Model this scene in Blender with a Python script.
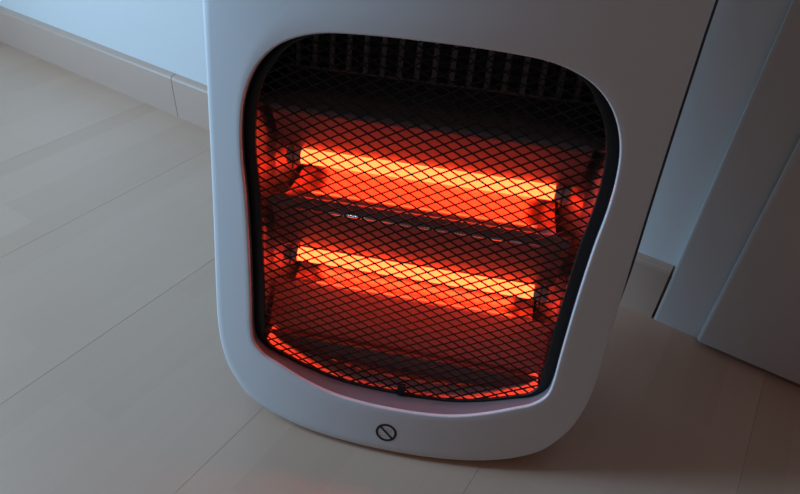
import bpy, bmesh, math, random
from mathutils import Matrix, Vector
for o in list(bpy.data.objects): bpy.data.objects.remove(o)
sc = bpy.context.scene
COL = sc.collection
random.seed(4)

# ------------------------------------------------------------------ camera
cam = bpy.data.objects.new('camera', bpy.data.cameras.new('camera'))
COL.objects.link(cam)
RX = Vector((0.8347078, 0.5480109, 0.0542860))      # image right in the room
RY = Vector((0.3780292, -0.4985209, -0.7801095))    # image down
RZ = Vector((-0.4004458, 0.6716852, -0.6232834))    # looking direction
m = Matrix.Identity(4)
for i in range(3):
    m[i][0] = RX[i]; m[i][1] = -RY[i]; m[i][2] = -RZ[i]
m.translation = (0.16106, -0.26877, 0.484)
cam.matrix_world = m
cam.data.sensor_width = 36; cam.data.lens = 620/800*36
cam.data.clip_start = 0.01
sc.camera = cam

# ------------------------------------------------------------------ light
world = bpy.data.worlds.new('world'); sc.world = world
world.use_nodes = True
bg = world.node_tree.nodes['Background']
bg.inputs['Color'].default_value = (0.50, 0.74, 1.0, 1)
bg.inputs['Strength'].default_value = 0.03
LX, RXW, FY, WY, CZ = -1.40, 1.7, -2.6, 0.329, 2.4      # room: left, right, front, back wall, ceiling
WIN = (-0.78, -0.28, 0.10, 1.45)                         # window in the left wall: y0, y1, z0, z1
wl = bpy.data.lights.new('window_daylight', 'AREA')
wl.shape = 'RECTANGLE'; wl.size = WIN[3]-WIN[2]-0.1; wl.size_y = WIN[1]-WIN[0]-0.1
wl.color = (0.40, 0.69, 1.0); wl.energy = 30.5
wlo = bpy.data.objects.new('window_daylight', wl); COL.objects.link(wlo)
wlo.location = (LX-0.01, (WIN[0]+WIN[1])/2, (WIN[2]+WIN[3])/2)
wlo.rotation_euler = (0, -math.pi/2, 0)
cl = bpy.data.lights.new('warm_ambient_fill', 'AREA')            # unseen dim fill added to warm the ambient light, behind and right of the camera
cl.shape = 'DISK'; cl.size = 0.45; cl.color = (1.0, .50, .40); cl.energy = 1.8
clo = bpy.data.objects.new('warm_ambient_fill', cl); COL.objects.link(clo); clo.location = (0.75, -1.1, CZ-.02)
vs = sc.view_settings
vs.view_transform = 'Standard'; vs.look = 'None'; vs.gamma = 1; vs.use_curve_mapping = False
vs.exposure = 0.0

# ------------------------------------------------------------------ materials
def mat(name, color, rough=0.5, metal=0.0, bump=0.0, bscale=200, var=0.0, vscale=30, spec=0.5, coat=0.0):
    M = bpy.data.materials.new(name); M.use_nodes = True
    nt = M.node_tree; b = nt.nodes['Principled BSDF']
    b.inputs['Base Color'].default_value = (*color, 1)
    b.inputs['Roughness'].default_value = rough; b.inputs['Metallic'].default_value = metal
    b.inputs['Specular IOR Level'].default_value = spec
    b.inputs['Coat Weight'].default_value = coat
    tc = nt.nodes.new('ShaderNodeTexCoord')
    if var:
        n = nt.nodes.new('ShaderNodeTexNoise'); n.inputs['Scale'].default_value = vscale; n.inputs['Detail'].default_value = 4
        nt.links.new(tc.outputs['Object'], n.inputs['Vector'])
        r = nt.nodes.new('ShaderNodeValToRGB')
        r.color_ramp.elements[0].color = (*[c*(1-var) for c in color], 1)
        r.color_ramp.elements[1].color = (*[min(1, c*(1+var)) for c in color], 1)
        r.color_ramp.elements[0].position = .3; r.color_ramp.elements[1].position = .7
        nt.links.new(n.outputs['Fac'], r.inputs['Fac']); nt.links.new(r.outputs['Color'], b.inputs['Base Color'])
    if bump:
        n = nt.nodes.new('ShaderNodeTexNoise'); n.inputs['Scale'].default_value = bscale; n.inputs['Detail'].default_value = 3
        nt.links.new(tc.outputs['Object'], n.inputs['Vector'])
        bp = nt.nodes.new('ShaderNodeBump'); bp.inputs['Strength'].default_value = bump; bp.inputs['Distance'].default_value = .002
        nt.links.new(n.outputs['Fac'], bp.inputs['Height']); nt.links.new(bp.outputs['Normal'], b.inputs['Normal'])
    return M

M_DIM = mat('bounce_toned_wall_paint', (.24, .14, .105), .8, bump=.15, bscale=160)  # unseen walls, darkened and warmed to shape the bounce light
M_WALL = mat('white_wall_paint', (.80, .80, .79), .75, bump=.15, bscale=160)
M_CEIL = mat('bounce_toned_ceiling_paint', (.34, .23, .18), .9, bump=.1)  # dark warm tone here also dims and warms the bounce
M_DOOR = mat('door_lacquer', (.66, .62, .59), .4, bump=.03, bscale=60)
M_FRAME = mat('door_frame_lacquer', (.66, .62, .59), .42, bump=.03, bscale=60)
M_SHELL = mat('silver_white_plastic', (.79, .79, .80), .42, bump=.015, bscale=900)
M_DARK = mat('dark_housing_plastic', (.035, .034, .038), .5, bump=.05, bscale=500)
M_GFRAME = mat('black_grille_frame', (.010, .009, .010), .45, bump=.05, bscale=400)
M_WIRE = mat('black_wire_mesh', (.012, .010, .010), .5, .3)
M_REFL_TINT = mat('glow_tinted_reflector_metal', (.86, .50, .50), .30, 1.0, bump=.03, bscale=60)  # red of the tube reflections put into the metal colour
M_LIP = mat('glow_tinted_lip_metal', (.30, .19, .19), .42, .45, bump=.05, bscale=90)  # reddish base colour carries part of the tubes' red glow
M_HOOD = mat('grey_hood_metal', (.38, .35, .36), .5, .4, bump=.05, bscale=200)
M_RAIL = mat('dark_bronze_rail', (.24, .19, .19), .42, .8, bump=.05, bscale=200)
M_TRAY = mat('glow_tinted_tray_metal', (.82, .58, .57), .42, .55, bump=.05, bscale=200)  # red light falling on the tray tinted into its colour
M_CERAMIC = mat('ceramic_cap', (.62, .58, .55), .5, bump=.05)
M_BAFFLE = mat('pale_light_block', (.88, .82, .82), .6, bump=.05)  # made pale to brighten the dim slots
M_LINER = mat('shaded_recess_plastic', (.22, .22, .23), .5, bump=.02, bscale=700)  # shade in the panel's recess painted as a darker grey
M_APRON = mat('glow_tinted_apron_metal', (.62, .32, .31), .34, .45, bump=.06, bscale=70)  # base colour reddened to strengthen the glow on the apron
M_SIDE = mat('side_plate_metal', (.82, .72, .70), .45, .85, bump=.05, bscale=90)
M_BRIGHT = mat('polished_glint_metal', (.92, .86, .86), .14, 1.0)
M_INK = mat('black_print_ink', (.012, .014, .02), .5)
M_FAINT = mat('faint_grey_print', (.42, .44, .47), .5)
M_RUBBER = mat('rubber_foot', (.03, .03, .03), .8)
M_SUB = mat('floor_screed', (.09, .07, .055), .9, var=.1)

def emit(name, color, strength):
    M = bpy.data.materials.new(name); M.use_nodes = True
    nt = M.node_tree; b = nt.nodes['Principled BSDF']
    b.inputs['Base Color'].default_value = (.2, .08, .05, 1); b.inputs['Roughness'].default_value = .25
    b.inputs['Emission Color'].default_value = (*color, 1); b.inputs['Emission Strength'].default_value = strength
    return M
M_GLOW = emit('glowing_quartz_tube', (1.0, .0600, .0140), 10.5)

def wood(name, base, dark, strip, block, gscale, rough, along='Y'):
    """light laminate: strips of printed wood, random tone per block, fine grain along the board"""
    M = bpy.data.materials.new(name); M.use_nodes = True
    nt = M.node_tree; N = nt.nodes; L = nt.links; b = N['Principled BSDF']
    tc = N.new('ShaderNodeTexCoord'); oi = N.new('ShaderNodeObjectInfo')
    sh = N.new('ShaderNodeVectorMath'); sh.operation = 'MULTIPLY_ADD'
    sh.inputs[0].default_value = (0, 0, 0)
    cmb = N.new('ShaderNodeCombineXYZ')
    mu = N.new('ShaderNodeMath'); mu.operation = 'MULTIPLY'; mu.inputs[1].default_value = 37.0
    L.new(oi.outputs['Random'], mu.inputs[0])
    L.new(mu.outputs[0], cmb.inputs['Y' if along == 'Y' else 'X']); L.new(mu.outputs[0], cmb.inputs['Z'])
    add = N.new('ShaderNodeVectorMath'); add.operation = 'ADD'
    L.new(tc.outputs['Object'], add.inputs[0]); L.new(cmb.outputs[0], add.inputs[1])
    N.remove(sh)
    mp = N.new('ShaderNodeMapping'); mp.inputs['Rotation'].default_value = (0, 0, math.pi/2 if along == 'Y' else 0)
    L.new(add.outputs[0], mp.inputs['Vector'])
    br = N.new('ShaderNodeTexBrick'); br.offset = .37; br.inputs['Scale'].default_value = 1
    br.inputs['Mortar Size'].default_value = 0.0; br.inputs['Brick Width'].default_value = block; br.inputs['Row Height'].default_value = strip
    br.inputs['Color1'].default_value = (0, 0, 0, 1); br.inputs['Color2'].default_value = (1, 1, 1, 1)
    L.new(mp.outputs[0], br.inputs['Vector'])
    g = N.new('ShaderNodeMapping'); g.inputs['Scale'].default_value = (gscale, gscale*.06, gscale) if along == 'Y' else (gscale*.06, gscale, gscale)
    L.new(add.outputs[0], g.inputs['Vector'])
    no = N.new('ShaderNodeTexNoise'); no.inputs['Scale'].default_value = 1; no.inputs['Detail'].default_value = 6; no.inputs['Distortion'].default_value = .4
    L.new(g.outputs[0], no.inputs['Vector'])
    mx = N.new('ShaderNodeMix'); mx.data_type = 'RGBA'
    mx.inputs['A'].default_value = (*dark, 1); mx.inputs['B'].default_value = (*base, 1)
    f = N.new('ShaderNodeMath'); f.operation = 'MULTIPLY_ADD'; f.inputs[1].default_value = .55
    f2 = N.new('ShaderNodeMath'); f2.operation = 'MULTIPLY'; f2.inputs[1].default_value = .5
    L.new(no.outputs['Fac'], f2.inputs[0]); L.new(br.outputs['Color'], f.inputs[0]); L.new(f2.outputs[0], f.inputs[2])
    L.new(f.outputs[0], mx.inputs['Factor']); L.new(mx.outputs['Result'], b.inputs['Base Color'])
    b.inputs['Roughness'].default_value = rough
    bp = N.new('ShaderNodeBump'); bp.inputs['Strength'].default_value = .08; bp.inputs['Distance'].default_value = .0006
    L.new(no.outputs['Fac'], bp.inputs['Height']); L.new(bp.outputs['Normal'], b.inputs['Normal'])
    return M
M_FLOOR = wood('light_maple_laminate', (.68, .46, .335), (.59, .39, .275), .0633, .42, 90, .34)
M_BASE = wood('maple_skirting', (.64, .46, .36), (.58, .41, .32), .2, 1.7, 60, .42, 'X')

# ------------------------------------------------------------------ helpers
def link(name, verts, faces, material, parent=None, smooth=False):
    me = bpy.data.meshes.new(name); me.from_pydata([tuple(v) for v in verts], [], faces); me.update()
    bm = bmesh.new(); bm.from_mesh(me); bmesh.ops.recalc_face_normals(bm, faces=bm.faces); bm.to_mesh(me); bm.free()
    me.materials.append(material)
    if smooth:
        for p in me.polygons: p.use_smooth = True
    o = bpy.data.objects.new(name, me); COL.objects.link(o)
    if parent: o.parent = parent
    return o
def from_bm(name, bm, material, parent=None, smooth=False):
    me = bpy.data.meshes.new(name); bm.to_mesh(me); bm.free(); me.materials.append(material)
    if smooth:
        for p in me.polygons: p.use_smooth = True
    o = bpy.data.objects.new(name, me); COL.objects.link(o)
    if parent: o.parent = parent
    return o
def box_bm(x0, x1, y0, y1, z0, z1, bevel=0, seg=2):
    bm = bmesh.new(); bmesh.ops.create_cube(bm, size=1)
    for v in bm.verts:
        v.co = Vector(((x0+x1)/2+v.co.x*(x1-x0), (y0+y1)/2+v.co.y*(y1-y0), (z0+z1)/2+v.co.z*(z1-z0)))
    if bevel: bmesh.ops.bevel(bm, geom=bm.edges[:], offset=bevel, segments=seg, affect='EDGES', profile=.6)
    return bm
def struct(o, label, cat):
    o['kind'] = 'structure'; o['label'] = label; o['category'] = cat
    return o
def closed_spline(pts, n=14):
    out = []; k = len(pts)
    for i in range(k):
        p0, p1, p2, p3 = pts[i-1], pts[i], pts[(i+1) % k], pts[(i+2) % k]
        d01, d12, d23 = [max(1e-6, math.hypot(b[0]-a[0], b[1]-a[1]))**.5 for a, b in ((p0, p1), (p1, p2), (p2, p3))]
        for j in range(n):
            t = j/n; r = []
            for c in (0, 1):                                     # centripetal Catmull-Rom tangents
                m1 = (p2[c]-p1[c]) + d12*((p1[c]-p0[c])/d01-(p2[c]-p0[c])/(d01+d12))
                m2 = (p2[c]-p1[c]) + d12*((p3[c]-p2[c])/d23-(p3[c]-p1[c])/(d12+d23))
                r.append((2*t**3-3*t*t+1)*p1[c]+(t**3-2*t*t+t)*m1+(-2*t**3+3*t*t)*p2[c]+(t**3-t*t)*m2)
            out.append(tuple(r))
    return out
def mirror(half):                                                # right half from top centre to bottom centre
    return half + [(-x, y) for x, y in half[-2:0:-1]]
def angular(poly, c, n):
    """resample a star-shaped outline at n even angles round c"""
    P = [(x-c[0], y-c[1]) for x, y in poly]; out = []
    for i in range(n):
        a = 2*math.pi*i/n; dx, dy = math.cos(a), math.sin(a); best = 0
        for j in range(len(P)):
            (x1, y1), (x2, y2) = P[j-1], P[j]
            c1 = dx*y1-dy*x1; c2 = dx*y2-dy*x2
            if c1*c2 <= 0 and c1 != c2:
                t = c1/(c1-c2); r = dx*(x1+t*(x2-x1))+dy*(y1+t*(y2-y1))
                if r > best: best = r
        out.append((c[0]+dx*best, c[1]+dy*best))
    return out
def inside(poly, x, y):
    r = False; j = len(poly)-1
    for i in range(len(poly)):
        (xi, yi), (xj, yj) = poly[i], poly[j]
        if (yi > y) != (yj > y) and x < (xj-xi)*(y-yi)/(yj-yi)+xi: r = not r
        j = i
    return r

# ------------------------------------------------------------------ room
BF = 0.3171                                                     # front of the skirting board
floor = struct(from_bm('floor', box_bm(LX, RXW, FY, WY, -.06, -.009), M_SUB), 'pale maple laminate floor of long boards', 'floor')
BW, BL = .195, 1.285
pm = None; X0 = -0.51 - BW*7
nx = 20
for i in range(nx):
    x = X0 + i*BW
    off = (i*0.43) % 1 * BL
    y = WY - .004 - off if off > .15 else WY - .004
    y = WY - .004 + (BL - off if off > .15 else 0)
    while y > FY:
        y1 = min(y, WY-.004); y0 = max(y-BL, FY+.002)
        x0, x1 = max(x, LX+.002), min(x+BW, RXW-.002)
        if y1-y0 > .05 and x1-x0 > .03:
            full = y1-y0 > BL-.001 and x1-x0 > BW-.001
            if full and pm:
                o = bpy.data.objects.new('floor_board', pm); COL.objects.link(o)
            else:
                bm = box_bm(-(x1-x0)/2+.00008, (x1-x0)/2-.00008, -(y1-y0)/2+.00008, (y1-y0)/2-.00008, -.0085, 0, .00015, 1)
                o = from_bm('floor_board', bm, M_FLOOR)
                if full: pm = o.data
            o.location = ((x0+x1)/2, (y0+y1)/2, 0); o.parent = floor
        y -= BL

DX0, DX1 = 0.1500, 0.1985                                        # door frame left edge, door leaf left edge
struct(from_bm('wall_back', box_bm(LX-.1, RXW, WY, WY+.12, -.06, CZ), M_WALL), 'white painted wall behind the heater', 'wall')
# left wall with the window the daylight comes through
y0, y1, z0, z1 = WIN
wlf = bmesh.new()
for a in ((FY, y0, -.06, CZ), (y1, WY, -.06, CZ), (y0, y1, -.06, z0), (y0, y1, z1, CZ)):
    b2 = box_bm(LX-.1, LX, *a); me = bpy.data.meshes.new('t'); b2.to_mesh(me); b2.free(); wlf.from_mesh(me); bpy.data.meshes.remove(me)
struct(from_bm('wall_left', wlf, M_WALL), 'white wall with the window, left of the heater', 'wall')
struct(from_bm('wall_right', box_bm(RXW, RXW+.1, FY-.1, WY+.12, -.06, CZ), M_DIM), 'wall to the right of the door, toned dark and warm for the bounce light', 'wall')
struct(from_bm('wall_front', box_bm(LX-.1, RXW, FY-.1, FY, -.06, CZ), M_DIM), 'wall behind the camera, toned dark and warm for the bounce light', 'wall')
struct(from_bm('ceiling', box_bm(LX-.1, RXW+.1, FY-.1, WY+.12, CZ, CZ+.1), M_CEIL), 'ceiling toned dark and warm for the bounce light', 'ceiling')

# skirting board in lengths, with a rounded top edge; joint at the left of the heater
def skirting(name, xa, xb, label):
    prof = [(WY, 0.0), (BF, 0.0), (BF, .0645), (BF+.0012, .0675), (BF+.004, .0692), (WY, .0700)]
    v = [(x, y, z) for x in (xa, xb) for y, z in prof]; n = len(prof)
    f = [(i, (i+1) % n, n+(i+1) % n, n+i) for i in range(n)] + [tuple(range(n-1, -1, -1)), tuple(range(n, 2*n))]
    o = link(name, v, f, M_BASE); return struct(o, label, 'baseboard')
SJ = -0.6255
skirting('baseboard_left', LX, SJ-.0007, 'long maple skirting board left of the joint')
skirting('baseboard_back', SJ+.0007, DX0-.0025, 'maple skirting board running behind the heater to the door frame')

# door frame and door leaf
def l_prism(pts, z0, z1, bevel=0):
    n = len(pts); v = [(x, y, z) for z in (z0, z1) for x, y in pts]
    f = [(i, (i+1) % n, n+(i+1) % n, n+i) for i in range(n)] + [tuple(range(n-1, -1, -1)), tuple(range(n, 2*n))]
    return v, f
DF = 0.3035                                                      # front of the door leaf
fr = [(DX0, WY), (DX0, BF+.002), (DX0+.001, BF+.0006), (DX0+.003, BF), (DX1+.004, BF-.0005), (DX1+.012, BF), (DX1+.012, WY)]
v, f = l_prism(fr, 0, 2.06)
struct(link('trim_1', v, f, M_FRAME), 'pale lacquered upright of the door frame', 'door frame')
DB = .0075
dl = [(DX1, WY-.002), (DX1, DF+.003), (DX1+.0008, DF+.001), (DX1+.003, DF), (DX1+.86, DF), (DX1+.86, WY-.002)]
dl = [(x, y) for x, y in dl]
v, f = l_prism([(DX1+.0, BF-.0012), (DX1, DF+.003), (DX1+.0008, DF+.001), (DX1+.003, DF), (DX1+.86, DF), (DX1+.86, BF-.0012)], DB, 2.04)
door = struct(link('door_1', v, f, M_DOOR), 'plain pale door leaf at the right edge', 'door')

E1 = DX1+.86
v, f = l_prism([(E1-.012, WY), (E1-.012, BF), (E1-.004, BF-.0005), (E1+.0455, BF), (E1+.0475, BF+.0006), (E1+.0485, BF+.002), (E1+.0485, WY)], 0, 2.06)
struct(link('trim_2', v, f, M_FRAME), 'pale lacquered upright on the far side of the door', 'door frame')
skirting('baseboard_right', E1+.051, RXW, 'maple skirting board beyond the door')

# ------------------------------------------------------------------ heater
ANG, TILT, BOW, LIFT = math.radians(22.505), math.radians(14.56), .02246, .004
CT, ST = math.cos(TILT), math.sin(TILT)
def PT(s, t, d, bow=1.0):
    d2 = d + bow*BOW*(s/.17)**2
    return Vector((s, t*ST + d2*CT, max(t*CT - d2*ST + LIFT, .0015)))
heater = bpy.data.objects.new('quartz_heater', None); COL.objects.link(heater)
heater.rotation_euler = (0, 0, ANG)
heater['label'] = 'silver-white electric quartz heater with two glowing tubes behind black mesh'
heater['category'] = 'heater'

outer = mirror([(0, .4700), (.06, .4700), (.118, .469), (.147, .461), (.1670, .447), (.1730, .415), (.1715, .36), (.1692, .30), (.1665, .20), (.1655, .125),
                (.1645, .090), (.1615, .068), (.155, .0475), (.147, .0345), (.134, .0205), (.113, .0105), (.086, .0040), (.060, .0010), (.03, -.0005), (0, -.0008)])
inner = mirror([(0, .3446), (.03, .3443), (.055, .3432), (.075, .3413), (.092, .337), (.108, .3295), (.121, .3180), (.130, .304), (.1355, .288), (.1378, .268), (.1374, .245),
                (.134, .212), (.131, .165), (.1292, .115), (.1287, .095), (.1262, .080), (.1165, .070), (.102, .0642), (.076, .0550), (.05, .0488), (.022, .0465), (0, .0462)])
CEN = (0, .20); NA = 400
OUT = angular(closed_spline(outer), CEN, NA)
INN = angular(closed_spline(inner), CEN, NA)
def scl(poly, k, c=CEN): return [(c[0]+(x-c[0])*k, c[1]+(y-c[1])*k) for x, y in poly]
def lerp(A, B, k): return [(a[0]+(b[0]-a[0])*k, a[1]+(b[1]-a[1])*k) for a, b in zip(A, B)]
def inset(poly, dist):
    """shift an outline inwards along its normals"""
    n = len(poly); r = []
    for i in range(n):
        (xa, ya), (xb, yb) = poly[i-3], poly[(i+3) % n]
        tx, ty = xb-xa, yb-ya; l = math.hypot(tx, ty) or 1
        r.append((poly[i][0]-ty/l*dist, poly[i][1]+tx/l*dist))
    return r
def loft(name, rings, material, parent, cap=None, smooth=True, closed=True):
    """rings: list of (outline, depth, bow)"""
    n = len(rings[0][0]); V = []; F = []
    for poly, d, bw in rings: V += [PT(s, t, d, bw) for s, t in poly]
    for k in range(len(rings)-1):
        for i in range(n):
            j = (i+1) % n
            F.append((k*n+i, k*n+j, (k+1)*n+j, (k+1)*n+i))
    if cap: F.append(tuple((len(rings)-1)*n+i for i in range(n)))
    return link(name, V, F, material, parent, smooth)

OUT = inset(OUT, .0006)
# front panel: rounded rim, bowed face, rounded lip, recess wall
rings = [(inset(OUT, .004), .0085, 1), (inset(OUT, .0006), .008, 1), (OUT, .0055, 1), (inset(OUT, .0004), .0025, 1), (inset(OUT, .0014), .0008, 1), (inset(OUT, .003), 0, 1)]

A, B = inset(OUT, .003), inset(INN, -.0012)
for k in range(1, 9): rings.append((lerp(A, B, k/8), 0, 1))
rings += [(inset(INN, -.0006), .0002, 1), (inset(INN, -.0002), .0007, 1), (INN, .0014, 1), (INN, .0030, 1)]
loft('front_panel', rings, M_SHELL, heater)
loft('shaded_recess_wall', [(INN, .0030, 1), (inset(INN, -.0006), .012, .55), (inset(INN, -.0014), .0255, 0), (inset(INN, -.005), .0275, 0)], M_LINER, heater)

# dark housing behind the panel
def widen(p):                                                    # the housing stands 2 mm proud of the panel's sides
    k = min(1, max(0, (p[1]-.07)/.14))
    return k*k*(3-2*k)
OB = [(a[0]+(b[0]-a[0])*widen(a), a[1]+(b[1]-a[1])*widen(a)) for a, b in zip(inset(OUT, .0045), inset(OUT, -.0038))]
RB = [(s*.90, .235+(t-.235)*.94) for s, t in OB]
body = loft('housing', [(inset(OB, .008), .0090, 1), (inset(OB, .0006), .0090, 1), (OB, .0100, 1), (inset(OB, .001), .05, .6), (inset(OB, .004), .09, .2), (inset(OB, .008), .125, 0), (lerp(OB, RB, .6), .140, 0), (RB, .147, 0)], M_DARK, heater, cap=True)
# vent band above the hood: bars in front of an added plate that blocks the wall's light
SL0, SL1 = .302, .372
V = [PT(s, t, .1128, 0) for s, t in ((-.138, SL0-.004), (.138, SL0-.004), (.138, SL1+.004), (-.138, SL1+.004))]
link('vent_light_block', V, [(0, 1, 2, 3)], M_BAFFLE, body)
pitch = .0148
for i in range(-9, 10):
    s = (i)*pitch
    V = [PT(s+a*.0050, t, d, 0) for d in (.1105, .1126) for t in (SL0, SL1) for a in (-1, 1)]
    link('vent_bar', V, [(0, 1, 3, 2), (4, 5, 7, 6), (0, 1, 5, 4), (2, 3, 7, 6), (0, 2, 6, 4), (1, 3, 7, 5)], M_DARK, body)

# reflector unit: sheet profile (t, d) run along the heater
def sheet(name, prof, s0, s1, material, parent, n=8, smooth=False, thick=.0008):
    k = len(prof); V = []; F = []
    for i in range(n+1):
        s = s0+(s1-s0)*i/n; V += [PT(s, t, d, 0) for t, d in prof]
    for i in range(n):
        for j in range(k-1): F.append((i*k+j, i*k+j+1, (i+1)*k+j+1, (i+1)*k+j))
    o = link(name, V, F, material, parent, smooth)
    sd = o.modifiers.new('sheet', 'SOLIDIFY'); sd.thickness = thick; sd.offset = 0
    return o
HS = .1085
def trough(t0, t1, dl0, dl1, depth):
    """curved reflector from the upper lip (t0) to the lower lip (t1)"""
    r = []
    for i in range(13):
        a = math.pi*i/12; c = (1-math.cos(a))/2
        t = t0+(t1-t0)*c; dd = dl0+(dl1-dl0)*c
        r.append((t, dd + (depth-dd)*math.sin(a)**.75))
    return r
hood = sheet('hood', [(.300, .108), (.2985, .098), (.2825, .0365), (.2810, .0345)], -.130, .130, M_HOOD, heater)
up = sheet('reflector_wing', [(.2808, .0347), (.2790, .0345), (.2460, .0580), (.2450, .0595)], -.121, .121, M_LIP, heater)
refl1 = sheet('reflector', trough(.2450, .2120, .0595, .0330, .082), -HS, HS, M_REFL_TINT, heater, smooth=True)
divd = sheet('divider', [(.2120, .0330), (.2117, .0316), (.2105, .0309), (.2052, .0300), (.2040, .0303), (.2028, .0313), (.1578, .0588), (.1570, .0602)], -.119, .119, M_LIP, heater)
refl2 = sheet('reflector', trough(.1570, .1180, .0602, .0640, .084), -HS, HS, M_REFL_TINT, heater, smooth=True)
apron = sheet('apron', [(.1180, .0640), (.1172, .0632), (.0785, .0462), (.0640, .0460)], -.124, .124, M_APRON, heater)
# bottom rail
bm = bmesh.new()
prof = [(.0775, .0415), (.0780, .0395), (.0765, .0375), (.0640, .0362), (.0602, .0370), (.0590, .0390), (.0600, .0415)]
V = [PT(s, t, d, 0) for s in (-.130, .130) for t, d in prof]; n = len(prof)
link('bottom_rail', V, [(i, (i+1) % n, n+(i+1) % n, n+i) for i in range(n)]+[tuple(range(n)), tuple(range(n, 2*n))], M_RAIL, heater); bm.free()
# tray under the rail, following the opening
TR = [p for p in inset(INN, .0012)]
tray_s = [-.120+.240*i/24 for i in range(25)]
def lip_t(s):
    best = 1
    for i in range(len(TR)):
        (xa, ya), (xb, yb) = TR[i-1], TR[i]
        if (xa-s)*(xb-s) <= 0 and xa != xb and ya < .15: best = min(best, ya+(yb-ya)*(s-xa)/(xb-xa))
    return best
V = []; F = []
for s in tray_s:
    lt = lip_t(s)-.0008
    V += [PT(s, lt+(d-.0265)*.33, d, 0) for d in (.0265, .036, .046, .060)]
for i in range(24):
    for j in range(3): F.append((i*4+j, i*4+j+1, i*4+4+j+1, i*4+4+j))
tr = link('tray', V, F, M_TRAY, heater, True)
# side plates
for sg in (-1, 1):
    prof = [(.1330, .0270), (.1325, .040), (.1285, .065), (.113, .090)]
    V = [PT(sg*s, t, d, 0) for s, d in prof for t in (.056, .287)]
    F = [(2*i, 2*i+1, 2*i+3, 2*i+2) for i in range(3)]
    o = link('side_plate', V, F, M_SIDE, heater)
    sd = o.modifiers.new('sheet', 'SOLIDIFY'); sd.thickness = .0008
# heating elements
def tube(name, c, r, s0, s1, material, parent, seg=20, rings=1):
    V = []; F = []
    for k, s in enumerate((s0, s1)):
        for i in range(seg):
            a = 2*math.pi*i/seg; V.append(PT(s, c[0]+r*math.cos(a), c[1]+r*math.sin(a), 0))
    for i in range(seg): F.append((i, (i+1) % seg, seg+(i+1) % seg, seg+i))
    F += [tuple(range(seg)), tuple(range(seg, 2*seg))]
    o = link(name, V, F, material, parent)
    for p in o.data.polygons: p.use_smooth = len(p.vertices) == 4
    return o
trim = tube('glint_rod', (.2032, .0300), .0013, -.098, .098, M_BRIGHT, divd, 16)  # rod added on the divider ridge to catch a highlight line
for tc_ in ((.2368, .062), (.1470, .062)):
    el = tube('heating_tube', tc_, .0062, -.1035, .1035, M_GLOW, heater)
    el['label'] = 'glowing orange quartz tube'
    for sg in (-1, 1):
        tube('end_cap', tc_, .0070, sg*.1035, sg*.1155, M_CERAMIC, el)
        V = [PT(sg*s, tc_[0]+t, d, 0) for s in (.1085, .1100) for t in (-.010, .009) for d in (.054, .074)]
        link('bracket', V, [(0, 1, 3, 2), (4, 5, 7, 6), (0, 1, 5, 4), (2, 3, 7, 6), (0, 2, 6, 4), (1, 3, 7, 5)], M_LIP, el)

# grille: dark frame and expanded metal mesh, bowed like the panel
G0 = inset(INN, -.0012)
def g_in(p, q):                                                  # wide side strips, thin top and bottom
    k = .0072*min(1, max(0, (p[1]-.060)/.03))*min(1, max(0, (.345-p[1])/.03))
    return (p[0]-math.copysign(k, p[0]), q[1])
G1 = [g_in(p, q) for p, q in zip(inset(INN, .0010), inset(INN, .0010))]
gr = loft('grille_frame', [(G0, .0262, 0), (G0, .0240, 0), (inset(G0, .0005), .0236, 0), (inset(G1, -.0005), .0236, 0), (G1, .0240, 0), (G1, .0262, 0)], M_GFRAME, heater)
PX, PY = .0143, .0075                                            # diamond width and height
GC = inset(G1, -.0014)
V = []; F = []
def strand(a, b, w=.00056, th=.0004):
    dx, dy = b[0]-a[0], b[1]-a[1]; l = math.hypot(dx, dy); nx_, ny_ = -dy/l*w, dx/l*w; k = len(V)
    for (x, y) in (a, b):
        for sx, dd in ((-1, .0250-th), (1, .0250-th), (1, .0250+th), (-1, .0250+th)):
            V.append(PT(x+sx*nx_, y+sx*ny_, dd, 0))
    for i in range(4): F.append((k+i, k+(i+1) % 4, k+4+(i+1) % 4, k+4+i))
for j in range(-2, 96):
    for i in range(-26, 27):
        x = (i+.5*(j % 2))*PX; y = .04+j*PY/2
        for dx in (-.5, .5):
            a = (x, y); b = (x+dx*PX, y+PY/2)
            ia, ib = inside(GC, *a), inside(GC, *b)
            if not (ia or ib): continue
            if not ia: a, b, ia, ib = b, a, ib, ia
            if not ib:                                           # trim the strand at the frame
                lo, hi = 0.0, 1.0
                for _ in range(12):
                    k = (lo+hi)/2
                    if inside(GC, a[0]+(b[0]-a[0])*k, a[1]+(b[1]-a[1])*k): lo = k
                    else: hi = k
                if lo < .05: continue
                b = (a[0]+(b[0]-a[0])*lo, a[1]+(b[1]-a[1])*lo)
            strand(a, b)
link('wire_mesh', V, F, M_WIRE, gr)
V = [PT(.0055+a, .0505+t, d, 0) for d in (.0215, .0250) for t in (-.0045, .0055) for a in (-.0032, .0032)]
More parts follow.
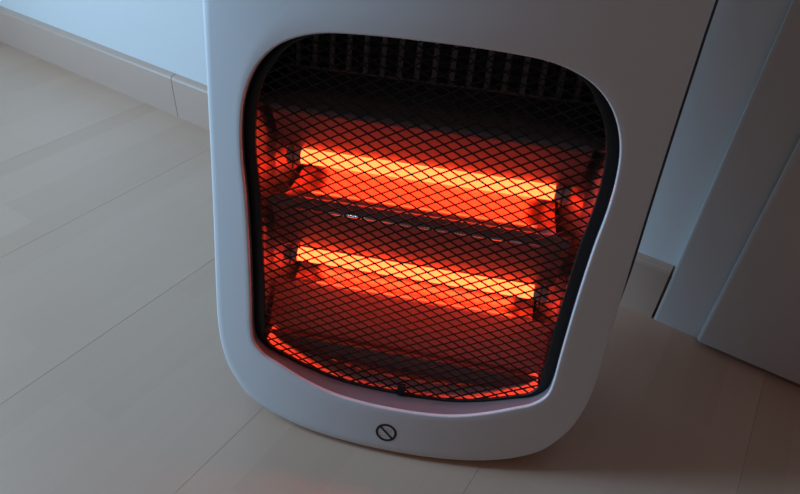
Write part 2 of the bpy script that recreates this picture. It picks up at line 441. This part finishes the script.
link('grille_clip', V, [(0, 1, 3, 2), (4, 5, 7, 6), (0, 1, 5, 4), (2, 3, 7, 6), (0, 2, 6, 4), (1, 3, 7, 5)], M_GFRAME, gr)

# printed prohibition mark on the chin of the panel
def flat(name, quads, material, parent, d=-.00025):
    V = []; F = []
    for q in quads:
        k = len(V); V += [PT(s, t, d, 1) for s, t in q]; F.append(tuple(range(k, k+len(q))))
    return link(name, V, F, material, parent)
LC = (-.0008, .0212); R1, R0 = .0093, .0071
q = []
for i in range(48):
    a, b = 2*math.pi*i/48, 2*math.pi*(i+1)/48
    q.append([(LC[0]+r*math.cos(x), LC[1]+r*math.sin(x)) for r, x in ((R0, a), (R1, a), (R1, b), (R0, b))])
def stroke(x0, y0, x1, y1, w):
    l = math.hypot(x1-x0, y1-y0); nx_, ny_ = -(y1-y0)/l*w/2, (x1-x0)/l*w/2
    return [(LC[0]+x0+nx_, LC[1]+y0+ny_), (LC[0]+x1+nx_, LC[1]+y1+ny_), (LC[0]+x1-nx_, LC[1]+y1-ny_), (LC[0]+x0-nx_, LC[1]+y0-ny_)]
mark = flat('do_not_cover_mark', q, M_INK, heater)
mark['label'] = 'black crossed circle printed on the chin'
flat('mark_bar', [stroke(-.0058, .0056, .0058, -.0056, .0019)], M_INK, mark, -.0003)
fq = [stroke(-.0052, -.0040, .0012, -.0040, .0005), stroke(-.0052, -.0040, -.0052, -.0005, .0005)]
for k in range(3):
    x = -.0002+k*.0021
    fq += [stroke(x, .0002, x+.0008, .0018, .0005), stroke(x+.0008, .0018, x, .0034, .0005), stroke(x, .0034, x+.0007, .0048, .0005)]
flat('mark_pictogram', fq, M_FAINT, mark, -.0002)
# rubber feet
for fx, fy in ((-.085, .035), (.085, .035), (-.085, .095), (.085, .095)):
    bm = bmesh.new(); bmesh.ops.create_cone(bm, cap_ends=True, segments=20, radius1=.009, radius2=.010, depth=.010)
    for vv in bm.verts: vv.co += Vector((fx, fy, .005))
    from_bm('foot', bm, M_RUBBER, heater)
